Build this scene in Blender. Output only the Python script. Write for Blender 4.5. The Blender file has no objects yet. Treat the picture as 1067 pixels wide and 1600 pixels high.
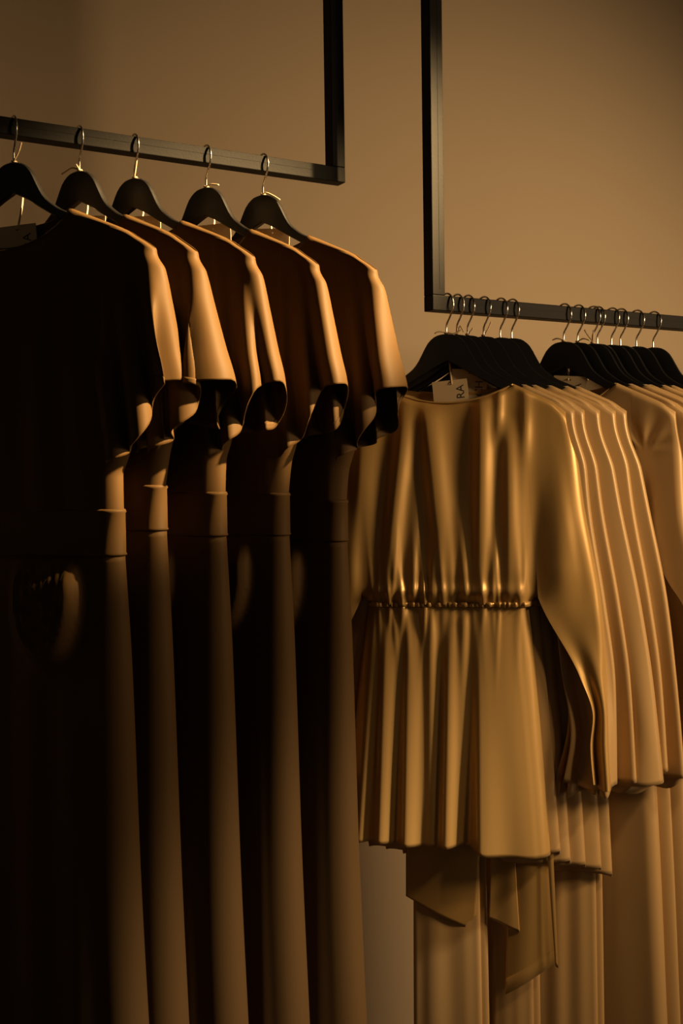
import bpy, math, random
import numpy as np
from mathutils import Matrix, Vector

# ------------------------------------------------------------------ camera
F_PX = 1700.0
EYE = np.array([0.0, 0.0, 1.40])
PITCH = -math.atan(60 / F_PX)
ROLL = 0.0145
scene = bpy.context.scene
COL = scene.collection
fw = np.array([0, math.cos(PITCH), math.sin(PITCH)])
up0 = np.array([0, -math.sin(PITCH), math.cos(PITCH)])
rt0 = np.array([1.0, 0, 0])
cu = up0 * math.cos(ROLL) + rt0 * math.sin(ROLL)
cr = rt0 * math.cos(ROLL) - up0 * math.sin(ROLL)
cam_d = bpy.data.cameras.new('camera')
cam_d.sensor_fit = 'VERTICAL'
cam_d.sensor_height = 36.0
cam_d.lens = F_PX / 1600 * 36.0
cam_d.clip_start = 0.05
cam = bpy.data.objects.new('camera', cam_d)
COL.objects.link(cam)
cam.matrix_world = Matrix(((cr[0], cu[0], -fw[0], EYE[0]), (cr[1], cu[1], -fw[1], EYE[1]),
                           (cr[2], cu[2], -fw[2], EYE[2]), (0, 0, 0, 1)))
scene.camera = cam

# ------------------------------------------------------------------ world, lights, exposure
scene.view_settings.view_transform = 'Standard'
scene.view_settings.look = 'None'
scene.view_settings.gamma = 1.0
scene.view_settings.exposure = 0.0
scene.view_settings.use_curve_mapping = False
world = bpy.data.worlds.new('world')
scene.world = world
world.use_nodes = True
world.node_tree.nodes['Background'].inputs[0].default_value = (1.0, 0.72, 0.45, 1)
world.node_tree.nodes['Background'].inputs[1].default_value = 0.045


def aim(o, loc, target):
    o.location = loc
    o.rotation_euler = (Vector(target) - Vector(loc)).to_track_quat('-Z', 'Y').to_euler()


def spot(name, loc, target, power, color, size, blend, radius):
    l = bpy.data.lights.new(name, 'SPOT')
    l.energy = power
    l.color = color
    l.spot_size = math.radians(size)
    l.spot_blend = blend
    l.shadow_soft_size = radius
    o = bpy.data.objects.new(name, l)
    COL.objects.link(o)
    aim(o, loc, target)
    return o


def area(name, loc, target, power, color, sx, sy):
    l = bpy.data.lights.new(name, 'AREA')
    l.shape = 'RECTANGLE'
    l.size = sx
    l.size_y = sy
    l.energy = power
    l.color = color
    o = bpy.data.objects.new(name, l)
    COL.objects.link(o)
    aim(o, loc, target)
    return o


spot('unseen_spot', (2.52, 1.22, 3.30), (-0.04, 1.67, 1.785), 5000, (1.0, 0.64, 0.27), 11.3, 0.55, 0.06)
spot('wall_washer_lamp', (2.15, 1.02, 1.95), (0.80, 2.35, 1.40), 205, (1.0, 0.66, 0.325), 82, 1.0, 0.30)
area('added_low_fill', (2.5, 1.10, 0.75), (0.1, 1.75, 0.45), 3.4, (1.0, 0.66, 0.36), 0.6, 0.8)  # added soft fill from low right, no window there; lifts the lower skirts
spot('unseen_spot', (2.25, 0.85, 3.35), (-0.16, 1.66, 0.42), 1000, (1.0, 0.76, 0.50), 13.5, 1.0, 0.10)  # extra spot, added to brighten the bottoms of the dark skirts
spot('unseen_spot', (1.75, 0.30, 3.35), (0.62, 1.90, 1.05), 120, (1.0, 0.66, 0.33), 21, 1.0, 0.15)  # extra weak spot, added to open up the shaded blouse fronts

# ------------------------------------------------------------------ helpers
AL = math.radians(30.5)                      # direction of both rails and of the wall behind them
DV = np.array([math.cos(AL), math.sin(AL), 0.0])
WV = np.array([math.sin(AL), -math.cos(AL), 0.0])   # out of the wall, towards the room
HOOK_YAW = AL - math.pi / 2
LB = np.array([-0.49984, 1.63992, 1.93586])  # a point on the top edge of the left rail
RB = np.array([0.18311, 1.87172, 1.69917])   # the same for the right rail
TUBE = 0.026


def pchip(pts):
    p = sorted(pts)
    x = np.array([a for a, _ in p], float)
    y = np.array([b for _, b in p], float)
    if len(x) == 1:
        return lambda q: np.zeros_like(np.asarray(q, float)) + y[0]
    h = np.diff(x)
    dl = np.diff(y) / h
    m = np.zeros(len(x))
    m[0], m[-1] = dl[0], dl[-1]
    for i in range(1, len(x) - 1):
        if dl[i - 1] * dl[i] > 0:
            w1 = 2 * h[i] + h[i - 1]
            w2 = h[i] + 2 * h[i - 1]
            m[i] = (w1 + w2) / (w1 / dl[i - 1] + w2 / dl[i])

    def f(q):
        q = np.clip(np.asarray(q, float), x[0], x[-1])
        i = np.clip(np.searchsorted(x, q) - 1, 0, len(x) - 2)
        t = (q - x[i]) / h[i]
        return ((1 + 2 * t) * (1 - t) ** 2 * y[i] + t * (1 - t) ** 2 * h[i] * m[i]
                + t * t * (3 - 2 * t) * y[i + 1] + t * t * (t - 1) * h[i] * m[i + 1])
    return f


def sstep(a, b, x):
    t = np.clip((np.asarray(x, float) - a) / (b - a), 0, 1)
    return t * t * (3 - 2 * t)


def rnd(e, r):
    """quarter-round: 0 at the edge, 1 from distance r inwards"""
    k = 1 - np.clip(e / np.maximum(r, 1e-5), 0, 1)
    return np.sqrt(np.clip(1 - k * k, 0, 1))


def link(name, me, mat=None, parent=None):
    o = bpy.data.objects.new(name, me)
    COL.objects.link(o)
    if mat is not None and len(me.materials) == 0:
        me.materials.append(mat)
    if parent is not None:
        o.parent = parent
    return o


def mesh(name, verts, faces, smooth=True):
    me = bpy.data.meshes.new(name)
    me.from_pydata([tuple(map(float, v)) for v in verts], [], faces)
    if smooth:
        me.polygons.foreach_set('use_smooth', [True] * len(me.polygons))
    me.update()
    return me


def grid(name, V, mat, parent, closed=False, solid=0.0011, skip=()):
    """V[row, col, 3] -> one smooth quad mesh with a little cloth thickness"""
    n, m, _ = V.shape
    me = bpy.data.meshes.new(name)
    me.vertices.add(n * m)
    me.vertices.foreach_set('co', V.reshape(-1).astype(np.float32))
    r = np.arange(n - 1)[:, None]
    c = np.array([k for k in range(m if closed else m - 1) if k not in skip])[None, :]
    c2 = (c + 1) % m
    q = np.stack([r * m + c, (r + 1) * m + c, (r + 1) * m + c2, r * m + c2], -1).reshape(-1, 4)
    nq = len(q)
    me.loops.add(nq * 4)
    me.polygons.add(nq)
    me.loops.foreach_set('vertex_index', q.reshape(-1).astype(np.int32))
    me.polygons.foreach_set('loop_start', np.arange(0, nq * 4, 4, dtype=np.int32))
    me.polygons.foreach_set('use_smooth', [True] * nq)
    me.update(calc_edges=True)
    me.validate()
    o = link(name, me, mat, parent)
    if solid:
        s = o.modifiers.new('cloth', 'SOLIDIFY')
        s.thickness = solid
        s.offset = 0
    return o


def box(name, size, loc, mat, parent=None, bevel=0.0, rot=None):
    x, y, z = [k / 2 for k in size]
    v = [(-x, -y, -z), (x, -y, -z), (x, y, -z), (-x, y, -z), (-x, -y, z), (x, -y, z), (x, y, z), (-x, y, z)]
    f = [(0, 3, 2, 1), (4, 5, 6, 7), (0, 1, 5, 4), (1, 2, 6, 5), (2, 3, 7, 6), (3, 0, 4, 7)]
    o = link(name, mesh(name, v, f, False), mat, parent)
    o.location = loc
    if rot is not None:
        o.rotation_euler = rot
    if bevel:
        b = o.modifiers.new('bevel', 'BEVEL')
        b.width = bevel
        b.segments = 3
    return o


def tube_mesh(name, pts, rad, sides=8):
    P = np.array(pts, float)
    n = len(P)
    T = np.gradient(P, axis=0)
    T /= np.linalg.norm(T, axis=1)[:, None] + 1e-12
    ref = np.array([0, 1.0, 0]) if abs(T[0][1]) < 0.9 else np.array([1.0, 0, 0])
    N = np.cross(T[0], ref)
    N /= np.linalg.norm(N)
    verts = []
    rr = np.broadcast_to(np.asarray(rad, float), (n,))
    for i in range(n):
        N = N - T[i] * (N @ T[i])
        N /= np.linalg.norm(N)
        B = np.cross(T[i], N)
        for k in range(sides):
            a = 2 * math.pi * k / sides
            verts.append(P[i] + rr[i] * (math.cos(a) * N + math.sin(a) * B))
    faces = []
    for i in range(n - 1):
        for k in range(sides):
            k2 = (k + 1) % sides
            faces.append((i * sides + k, i * sides + k2, (i + 1) * sides + k2, (i + 1) * sides + k))
    faces.append(tuple(range(sides))[::-1])
    faces.append(tuple((n - 1) * sides + k for k in range(sides)))
    return mesh(name, verts, faces)


def smooth_line(pts, n=8):
    P = np.array(pts, float)
    out = []
    Q = np.vstack([2 * P[0] - P[1], P, 2 * P[-1] - P[-2]])
    for i in range(1, len(Q) - 2):
        for k in range(n):
            t = k / n
            out.append(0.5 * (2 * Q[i] + (Q[i + 1] - Q[i - 1]) * t + (2 * Q[i - 1] - 5 * Q[i] + 4 * Q[i + 1] - Q[i + 2]) * t * t
                              + (-Q[i - 1] + 3 * Q[i] - 3 * Q[i + 1] + Q[i + 2]) * t ** 3))
    out.append(P[-1])
    return out


def empty(name, loc, yaw, label, cat, group=None):
    o = bpy.data.objects.new(name, None)
    COL.objects.link(o)
    o.empty_display_size = 0.05
    o.location = tuple(loc)
    o.rotation_euler = (0, 0, yaw)
    o['label'] = label
    o['category'] = cat
    if group:
        o['group'] = group
    return o


# ------------------------------------------------------------------ materials
def new_mat(name):
    m = bpy.data.materials.new(name)
    m.use_nodes = True
    nt = m.node_tree
    return m, nt, nt.nodes['Principled BSDF']


def mat_simple(name, col, rough, metal=0.0, noise=0.0, scale=8.0, bump=0.0, bscale=60.0, spec=0.5):
    m, nt, b = new_mat(name)
    b.inputs['Base Color'].default_value = (*col, 1)
    b.inputs['Roughness'].default_value = rough
    b.inputs['Metallic'].default_value = metal
    b.inputs['Specular IOR Level'].default_value = spec
    tc = nt.nodes.new('ShaderNodeTexCoord')
    if noise:
        nz = nt.nodes.new('ShaderNodeTexNoise')
        nz.inputs['Scale'].default_value = scale
        nz.inputs['Detail'].default_value = 4
        nt.links.new(tc.outputs['Object'], nz.inputs['Vector'])
        mx = nt.nodes.new('ShaderNodeMix')
        mx.data_type = 'RGBA'
        mx.inputs[6].default_value = (*[c * (1 - noise) for c in col], 1)
        mx.inputs[7].default_value = (*[min(1, c * (1 + noise)) for c in col], 1)
        nt.links.new(nz.outputs['Fac'], mx.inputs[0])
        nt.links.new(mx.outputs[2], b.inputs['Base Color'])
    if bump:
        nb = nt.nodes.new('ShaderNodeTexNoise')
        nb.inputs['Scale'].default_value = bscale
        nb.inputs['Detail'].default_value = 3
        nt.links.new(tc.outputs['Object'], nb.inputs['Vector'])
        bp = nt.nodes.new('ShaderNodeBump')
        bp.inputs['Strength'].default_value = bump
        bp.inputs['Distance'].default_value = 0.002
        nt.links.new(nb.outputs['Fac'], bp.inputs['Height'])
        nt.links.new(bp.outputs['Normal'], b.inputs['Normal'])
    return m


def mat_satin(name, col, rough, metal, sheen, spec=0.5, crease=0.25):
    """woven satin: soft metallic-looking lobe, fine weave, faint vertical creases"""
    m, nt, b = new_mat(name)
    b.inputs['Roughness'].default_value = rough
    b.inputs['Metallic'].default_value = metal
    b.inputs['Specular IOR Level'].default_value = spec
    b.inputs['Sheen Weight'].default_value = sheen
    b.inputs['Sheen Roughness'].default_value = 0.4
    b.inputs['Sheen Tint'].default_value = (1.0, 0.85, 0.65, 1)
    tc = nt.nodes.new('ShaderNodeTexCoord')
    mp = nt.nodes.new('ShaderNodeMapping')
    mp.inputs['Scale'].default_value = (16, 16, 2.2)
    nt.links.new(tc.outputs['Object'], mp.inputs['Vector'])
    n1 = nt.nodes.new('ShaderNodeTexNoise')
    n1.inputs['Scale'].default_value = 1.0
    n1.inputs['Detail'].default_value = 2
    nt.links.new(mp.outputs['Vector'], n1.inputs['Vector'])
    n2 = nt.nodes.new('ShaderNodeTexNoise')
    n2.inputs['Scale'].default_value = 1400
    nt.links.new(tc.outputs['Object'], n2.inputs['Vector'])
    mx = nt.nodes.new('ShaderNodeMix')
    mx.data_type = 'RGBA'
    mx.inputs[6].default_value = (*[c * 0.88 for c in col], 1)
    mx.inputs[7].default_value = (*[min(1, c * 1.12) for c in col], 1)
    nt.links.new(n2.outputs['Fac'], mx.inputs[0])
    nt.links.new(mx.outputs[2], b.inputs['Base Color'])
    bp = nt.nodes.new('ShaderNodeBump')
    bp.inputs['Strength'].default_value = crease
    bp.inputs['Distance'].default_value = 0.004
    nt.links.new(n1.outputs['Fac'], bp.inputs['Height'])
    nt.links.new(bp.outputs['Normal'], b.inputs['Normal'])
    return m


M_WALL = mat_simple('warm_plaster', (0.43, 0.335, 0.23), 0.9, noise=0.03, scale=2.5, bump=0.05, bscale=90)
M_FLOOR = mat_simple('dark_floor', (0.10, 0.075, 0.055), 0.6, noise=0.2, scale=3)
M_CEIL = mat_simple('ceiling_paint', (0.16, 0.12, 0.08), 0.9, noise=0.03, scale=2)
M_STEEL = mat_simple('black_powder_coat', (0.008, 0.0075, 0.007), 0.55, noise=0.2, scale=40, bump=0.1, bscale=300, spec=0.1)
M_WIRE = mat_simple('hook_wire', (0.62, 0.60, 0.57), 0.22, metal=1.0)
M_WOOD = mat_simple('black_hanger_wood', (0.006, 0.0055, 0.005), 0.36, noise=0.3, scale=30, spec=0.5)
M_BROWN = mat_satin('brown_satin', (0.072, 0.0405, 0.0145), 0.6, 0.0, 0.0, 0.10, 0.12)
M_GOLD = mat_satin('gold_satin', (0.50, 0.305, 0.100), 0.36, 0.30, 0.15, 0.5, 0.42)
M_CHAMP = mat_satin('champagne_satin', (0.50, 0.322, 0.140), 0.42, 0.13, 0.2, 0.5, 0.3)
M_CARD = mat_simple('kraft_card', (0.52, 0.40, 0.25), 0.8, noise=0.06, scale=60)
M_INK = mat_simple('dark_ink', (0.02, 0.016, 0.012), 0.7)
M_TWINE = mat_simple('natural_twine', (0.58, 0.44, 0.28), 0.8, noise=0.2, scale=300)

# ------------------------------------------------------------------ the room
def structure(o):
    o['kind'] = 'structure'
    return o


wall_c = LB + DV * 0.8 - WV * 0.50
structure(box('wall_back', (9.0, 0.12, 3.6), (wall_c[0] - WV[0] * 0.06, wall_c[1] - WV[1] * 0.06, 1.80), M_WALL, rot=(0, 0, AL)))
room_c = wall_c + WV * 2.9
structure(box('floor', (9.0, 5.8, 0.1), (room_c[0], room_c[1], -0.05), M_FLOOR, rot=(0, 0, AL)))
structure(box('ceiling', (9.0, 5.8, 0.1), (room_c[0], room_c[1], 3.65), M_CEIL, rot=(0, 0, AL)))


# ------------------------------------------------------------------ the two hanging rails
def rail(base, s0, s1, label):
    mid = base + DV * ((s0 + s1) / 2)
    r = empty('clothes_rail', (mid[0], mid[1], base[2] - TUBE), AL, label, 'clothes rail', 'suspended clothes rails')
    L = s1 - s0
    bar = box('crossbar', (L, TUBE, TUBE), (0, 0, TUBE / 2), M_STEEL, r, 0.0015)
    box('weld_seam', (L - 2 * TUBE - 0.01, 0.0008, 0.0011), (0, -TUBE / 2, 0.002), M_STEEL, bar)
    H = 3.60 - base[2]
    for s in (-1, 1):
        p = box('post', (TUBE, TUBE, H), (s * (L / 2 - TUBE / 2), 0, TUBE + H / 2), M_STEEL, r, 0.0015)
        box('weld_seam', (0.0011, 0.0008, H - 0.02), (0.002, -TUBE / 2, 0), M_STEEL, p)
    return r


rail(LB - WV * 0.0, -0.95, 0.5905, 'black steel rail hanging from above with the five dark dresses')
rail(RB - WV * 0.0, -0.036, 1.45, 'black steel rail hanging from above with the golden satin garments')

# ------------------------------------------------------------------ hangers
HANG_DROP = 0.063        # rail top to the top of the hanger wood
top_pts = [(0, 0), (0.014, -0.0022), (0.0285, -0.0115), (0.038, -0.026), (0.046, -0.042), (0.056, -0.057), (0.067, -0.0665),
           (0.080, -0.0755), (0.092, -0.081), (0.12, -0.0945), (0.15, -0.109), (0.176, -0.1225), (0.186, -0.130)]
low_pts = [(0.188, -0.139), (0.18, -0.1425), (0.15, -0.1265), (0.12, -0.1115), (0.083, -0.0925), (0.05, -0.0735), (0.02, -0.0555), (0, -0.046)]
shoulder = pchip([(x, z) for x, z in top_pts] + [(0.205, -0.1435), (0.222, -0.159), (0.24, -0.182)])


def build_hanger_mesh():
    # strips across the arm, so the flat faces stay well shaped
    xs = np.linspace(0, 0.186, 36)
    T = pchip(top_pts)
    Lw = pchip([(x, z) for x, z in low_pts if x < 0.181] + [(0.188, -0.139)])
    rows = []
    for x in np.concatenate([-xs[:0:-1], xs]):
        t = float(T(abs(x)))
        l = float(Lw(abs(x)))
        if abs(x) > 0.18:
            l = max(l, t - 0.011)
        th, b = 0.0058, 0.0016
        rows.append([(x, -th, t - b), (x, -th + b, t), (x, th - b, t), (x, th, t - b),
                     (x, th, l + b), (x, th - b, l), (x, -th + b, l), (x, -th, l + b)])
    V = [p for r in rows for p in r]
    n = len(rows)
    f = []
    for i in range(n - 1):
        for k in range(8):
            k2 = (k + 1) % 8
            f.append((i * 8 + k, (i + 1) * 8 + k, (i + 1) * 8 + k2, i * 8 + k2))
    f.append(tuple(range(8)))
    f.append(tuple((n - 1) * 8 + k for k in reversed(range(8))))
    me = mesh('hanger_body', V, f, True)
    me.set_sharp_from_angle(angle=math.radians(35))
    return me


def build_hook_mesh():
    R = 0.0205
    cz = HANG_DROP - 0.0148          # circle centre, so that the wire rests on the tube
    pts = []
    for a in np.linspace(200, -42, 34):
        pts.append((R * math.cos(math.radians(a)), 0, cz + R * math.sin(math.radians(a))))
    tail = smooth_line([pts[-1], (0.0085, 0, cz - 0.0225), (0.0018, 0, cz - 0.0305), (0, 0, cz - 0.038), (0, 0, -0.006)], 6)
    pts += [tuple(p) for p in tail[1:]]
    return tube_mesh('hook', pts, 0.0017, 10)


HB = build_hanger_mesh()
HB.materials.append(M_WOOD)
HK = build_hook_mesh()
HK.materials.append(M_WIRE)


def place(base, s):
    p = base + DV * s
    return np.array([p[0], p[1], base[2] - HANG_DROP])


def hanger(base, s, yaw, label, group):
    p = place(base, s)
    h = empty('clothes_hanger', p, yaw, label, 'clothes hanger', group)
    link('hanger_body', HB, None, h)
    k = link('hook', HK, None, h)
    k.rotation_euler = (0, 0, HOOK_YAW - yaw)
    return h


# ------------------------------------------------------------------ cloth builders
class Folds:
    """soft vertical ridges: (x at top, x at bottom, left width, right width, [(z, amplitude), ...])"""
    def __init__(self, zt, zb, ridges):
        self.zt, self.zb = zt, zb
        self.r = [(a, b, wl, wr, pchip(am)) for a, b, wl, wr, am in ridges]

    def __call__(self, x, z):
        t = np.clip((z - self.zt) / (self.zb - self.zt), 0, 1)
        y = np.zeros_like(x)
        for a, b, wl, wr, am in self.r:
            d = x - (a + (b - a) * t)
            w = np.where(d < 0, wl, wr)
            y = y + am(z) * np.exp(-(d / w) ** 2)
        return y


def random_folds(rng, zt, zb, half, n, amp, w=0.02):
    out = []
    for i in range(n):
        c = -half + 2 * half * (i + 0.5 + rng.uniform(-0.25, 0.25)) / n
        k = rng.uniform(0.6, 1.25)
        out.append((c * rng.uniform(0.85, 0.95), c * 1.05, w * rng.uniform(0.7, 1.2), w * rng.uniform(0.7, 1.2),
                    [(zt, amp[0] * k), ((zt + zb) / 2, amp[1] * k), (zb, amp[2] * k)]))
    return Folds(zt, zb, out)


def loft(name, parent, mat, zs, WR, WL, DF, DB, er, ff=None, fb=None, nu=70, top_f=None, top_b=None, fade=0.25,
         neck=0.09, rt=0.02, hem=None, extra=None, solid=0.0011, lean=None, hem_rows=0):
    zs = np.asarray(zs, float)
    t = np.linspace(-1, 1, nu)
    u = np.sign(t) * (1 - (1 - np.abs(t)) ** 1.6)
    uu = np.concatenate([u, u[-2:0:-1]])
    front = np.concatenate([np.ones(nu, bool), np.zeros(nu - 2, bool)])
    U, Z0 = np.meshgrid(uu, zs)
    FR = np.broadcast_to(front, U.shape)
    W = np.where(U >= 0, WR(Z0), WL(Z0))
    X = U * W
    Z = Z0.copy()
    q = np.ones_like(X)
    if top_f is not None:
        w0 = np.where(uu >= 0, float(WR(zs[0])), float(WL(zs[0])))
        x0 = uu * w0
        side = np.where(uu >= 0, top_f(np.array([w0[-1] if False else float(WR(zs[0]))]))[0], top_f(np.array([float(WL(zs[0]))]))[0])
        tp = np.where(front, top_f(np.abs(x0)), top_b(np.abs(x0)))
        k = np.clip(1 - (zs[0] - zs) / fade, 0, 1) ** 1.4
        Z = Z0 + (tp - side)[None, :] * k[:, None] + (side - zs[0])[None, :] * k[:, None]
        dist = tp[None, :] - Z
        q = rnd(dist + 0.0004, rt)
        nk = 1 - sstep(neck - 0.03, neck + 0.004, np.abs(x0))
        q = np.maximum(q, (nk * 0.62)[None, :])
    e = (1 - np.abs(U)) * W
    pr = rnd(e, er(Z0))
    D = np.where(FR, DF(Z0), DB(Z0))
    fo = np.zeros_like(X)
    if ff is not None:
        fo = np.where(FR, ff(X, Z), fo)
    if fb is not None:
        fo = np.where(FR, fo, fb(X, Z))
    if extra is not None:
        fo = fo + np.where(FR, extra(X, Z), 0)
    win = sstep(0.0, 0.03, e)
    Y = (D * pr + fo * win) * q
    if lean is not None:
        X = X + np.where(FR, lean(X, Z), 0) * win
    Y = np.where(FR, -Y, Y)
    if hem is not None:
        # the last rows follow a wavy hem
        k = np.clip((zs[0] - zs) / (zs[0] - zs[-1]), 0, 1)[:, None] ** 2
        Z = Z + hem(X, FR) * k
    V = np.stack([X, Y, Z], -1)
    o = grid(name, V, mat, parent, True, solid)
    if hem_rows:
        hem_band(o, V, hem_rows, mat, True)
    return o


def hem_band(o, V, rows, mat, closed):
    """the stitched hem: the last rows again, a little proud of the cloth on its outer side"""
    dy = np.gradient(V, axis=0)
    dx = np.gradient(V, axis=1)
    n = np.cross(dx, dy)
    n /= np.linalg.norm(n, axis=-1, keepdims=True) + 1e-9
    B = V[-rows:]
    k = n[-rows:]
    grid('hem_band', B + k * 0.0007, mat, o, closed, 0.0014)


def usleeve(name, parent, mat, side, xt, Xo, Xif, Xib, DF, DB, rr, hem_f, hem_b, rip, na=44, nt=70, rt=0.02, yoff=0.0, drop=0.0015, rip_pow=1.6, inner=0.45, dent=0.0, hem_rows=0):
    a = np.linspace(0, 1, na) ** 1.25
    s = np.concatenate([-a[::-1], a[1:]])
    tau = np.linspace(0, 1, nt)
    S, T = np.meshgrid(s, tau)
    A = np.abs(S)
    FR = S <= 0
    x0 = xt[0] + (xt[1] - xt[0]) * A
    zt = shoulder(x0) + drop
    zh = np.where(FR, hem_f(A), hem_b(A))
    Z = zt + (zh - zt) * T
    Xi = np.where(FR, Xif(Z), Xib(Z))
    xo = Xo(Z)
    Xz = xo - (xo - Xi) * A
    k = sstep(0, 0.16 + 0.10 * A, T)
    X = x0 * (1 - k) + Xz * k
    e = A * np.maximum(xo - Xi, 0.03)
    pr = rnd(e, rr(Z))
    q = rnd(zt - Z + 0.0004, rt)
    D = np.where(FR, DF(Z), DB(Z))
    Y = D * pr * q * (1 - inner * sstep(0.7 if inner < 0.9 else 0.35, 1.0, A) * (sstep(0.08, 0.35, T) if inner > 0.9 else 1) * (1 - sstep(0.50, 0.62, T)))
    Y = np.where(FR, -Y, Y)
    amp, ph, kx, xamp = rip
    g = T ** rip_pow
    Y = Y + amp * g * np.sin(2 * math.pi * kx * S + ph) * sstep(0.0, 0.12, A + 0.1)
    X = X + xamp * g * np.cos(2 * math.pi * kx * S + ph * 1.3) * (1 - 0.6 * A)
    X = X - dent * sstep(0.30, 1.0, T) * (np.exp(-((S + 0.11) / 0.06) ** 2) - 0.35 * np.exp(-((S + 0.25) / 0.07) ** 2))
    V = np.stack([X * side, Y + yoff, Z], -1)
    if side < 0:
        V = V[:, ::-1]
    o = grid(name, V, mat, parent)
    if hem_rows:
        hem_band(o, V, hem_rows, mat, False)
    return o


def C(v):
    return pchip([(0, v)])


# ------------------------------------------------------------------ the five dark dresses on the left rail
def dark_dress(s, yaw, label, seed, dz=0.0, wk=1.0, sl=None, dent=0.0, sx=1.04):
    rng = random.Random(seed)
    p = place(LB, s)
    d = empty('evening_dress', p, yaw, label, 'dress', 'dark dresses on the left rail')
    d.scale = (sx, 1, 1)
    zw = -0.520 + dz          # top of the waistband
    zw2 = zw - 0.062
    W = pchip([(-0.118, 0.160), (-0.15, 0.190), (-0.20, 0.196), (-0.30, 0.182), (-0.385, 0.172), (-0.420 + dz, 0.170),
               (-0.446 + dz, 0.162), (-0.467 + dz, 0.155), (zw, 0.149 * wk)])
    shf = lambda x: np.where(x > 0.09, shoulder(x) + 0.0015, shoulder(0.09) + 0.0015 - 0.052 * (1 - (np.minimum(x, 0.09) / 0.09) ** 2.2))
    shb = lambda x: np.where(x > 0.09, shoulder(x) + 0.0015, shoulder(0.09) + 0.0015 - 0.018 * (1 - (np.minimum(x, 0.09) / 0.09) ** 2.2))
    zs = np.concatenate([np.linspace(-0.122, -0.40, 50), np.linspace(-0.405, zw, 26)])
    ff = random_folds(rng, -0.15, zw, 0.14, 5, (0.0, 0.006, 0.004), 0.022)
    DF = pchip([(-0.12, 0.008), (-0.2, 0.011), (-0.35, 0.018), (zw, 0.018)])
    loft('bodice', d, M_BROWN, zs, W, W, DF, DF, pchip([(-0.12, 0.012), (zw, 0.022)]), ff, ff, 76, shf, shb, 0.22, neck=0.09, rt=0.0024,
         extra=lambda x, z: 0.022 * np.exp(-(x / 0.07) ** 2) * np.exp(-((z + 0.12) / 0.10) ** 2))
    # waistband, with a seam standing a little proud at both edges
    zb = np.array([zw + 0.004, zw + 0.002, zw, zw - 0.002, zw - 0.03, zw2 + 0.002, zw2, zw2 - 0.002])
    pr = np.array([0.0002, 0.0014, 0.0018, 0.0006, 0.0006, 0.0006, 0.0018, 0.0004])
    wb = pchip([(z, 0.149 * wk + 0.001 + k) for z, k in zip(zb, pr)])
    db = pchip([(z, 0.018 + 0.001 + k) for z, k in zip(zb, pr)])
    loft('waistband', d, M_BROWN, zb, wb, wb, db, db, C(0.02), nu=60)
    # skirt
    zsk = np.linspace(zw2, -1.63, 90)
    Ws = pchip([(zw2, 0.149 * wk), (-0.75, 0.155 * wk), (-1.07, 0.160 * wk), (-1.39, 0.170 * wk), (-1.63, 0.178 * wk)])
    DS = pchip([(zw2, 0.0185), (-0.75, 0.026), (-1.07, 0.033), (-1.63, 0.040)])
    fs = random_folds(rng, zw2, -1.63, 0.13, 4, (0.001, 0.006, 0.011), 0.024)
    cx, cz = rng.uniform(0.030, 0.045) + (0.016 if sx > 1.1 else 0), zw - 0.12

    def drape(x, z):
        # a gathered swag falling from the middle of the waist
        r = np.sqrt(((x - cx) / 0.055) ** 2 + ((z - cz) / 0.115) ** 2)
        body = 0.024 * np.exp(-(np.maximum(r - 0.75, 0) / 0.18) ** 2) * sstep(zw2 + 0.004, zw2 - 0.05, z)
        pleat = 0.0035 * np.sin(34 * r + 3) * np.exp(-(r / 0.95) ** 4) * sstep(zw2 + 0.004, zw2 - 0.04, z)
        return body + pleat
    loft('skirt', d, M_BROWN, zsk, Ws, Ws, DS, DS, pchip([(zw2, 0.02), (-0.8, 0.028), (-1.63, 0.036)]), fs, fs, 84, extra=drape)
    # short fluted sleeves
    sl = sl or (0.008, 0.6, 1.5, 0.004)
    Xo = pchip([(-0.10, 0.185), (-0.13, 0.200), (-0.150, 0.213), (-0.175, 0.2235), (-0.226, 0.234), (-0.288, 0.246), (-0.335, 0.256), (-0.43, 0.262)])
    Xi = pchip([(-0.10, 0.13), (-0.30, 0.135), (-0.44, 0.15)])
    DFs = pchip([(-0.10, 0.0088), (-0.15, 0.0115), (-0.22, 0.020), (-0.34, 0.029), (-0.44, 0.030)])
    hf = pchip([(0, -0.336), (0.22, -0.345), (0.40, -0.385), (0.60, -0.425 + dz * 0.5), (1, -0.452 + dz * 0.5)])
    hb = pchip([(0, -0.336), (0.12, -0.362), (0.35, -0.405), (0.7, -0.425 + dz), (1, -0.435 + dz)])
    for side in (1, -1):
        usleeve('sleeve', d, M_BROWN, side, (0.2125, 0.13), Xo, Xi, Xi, DFs, DFs,
                pchip([(-0.10, 0.010), (-0.17, 0.016), (-0.34, 0.024)]), hf, hb, sl, rt=0.004, drop=0.0012, dent=dent, hem_rows=4)
    return d


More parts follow.
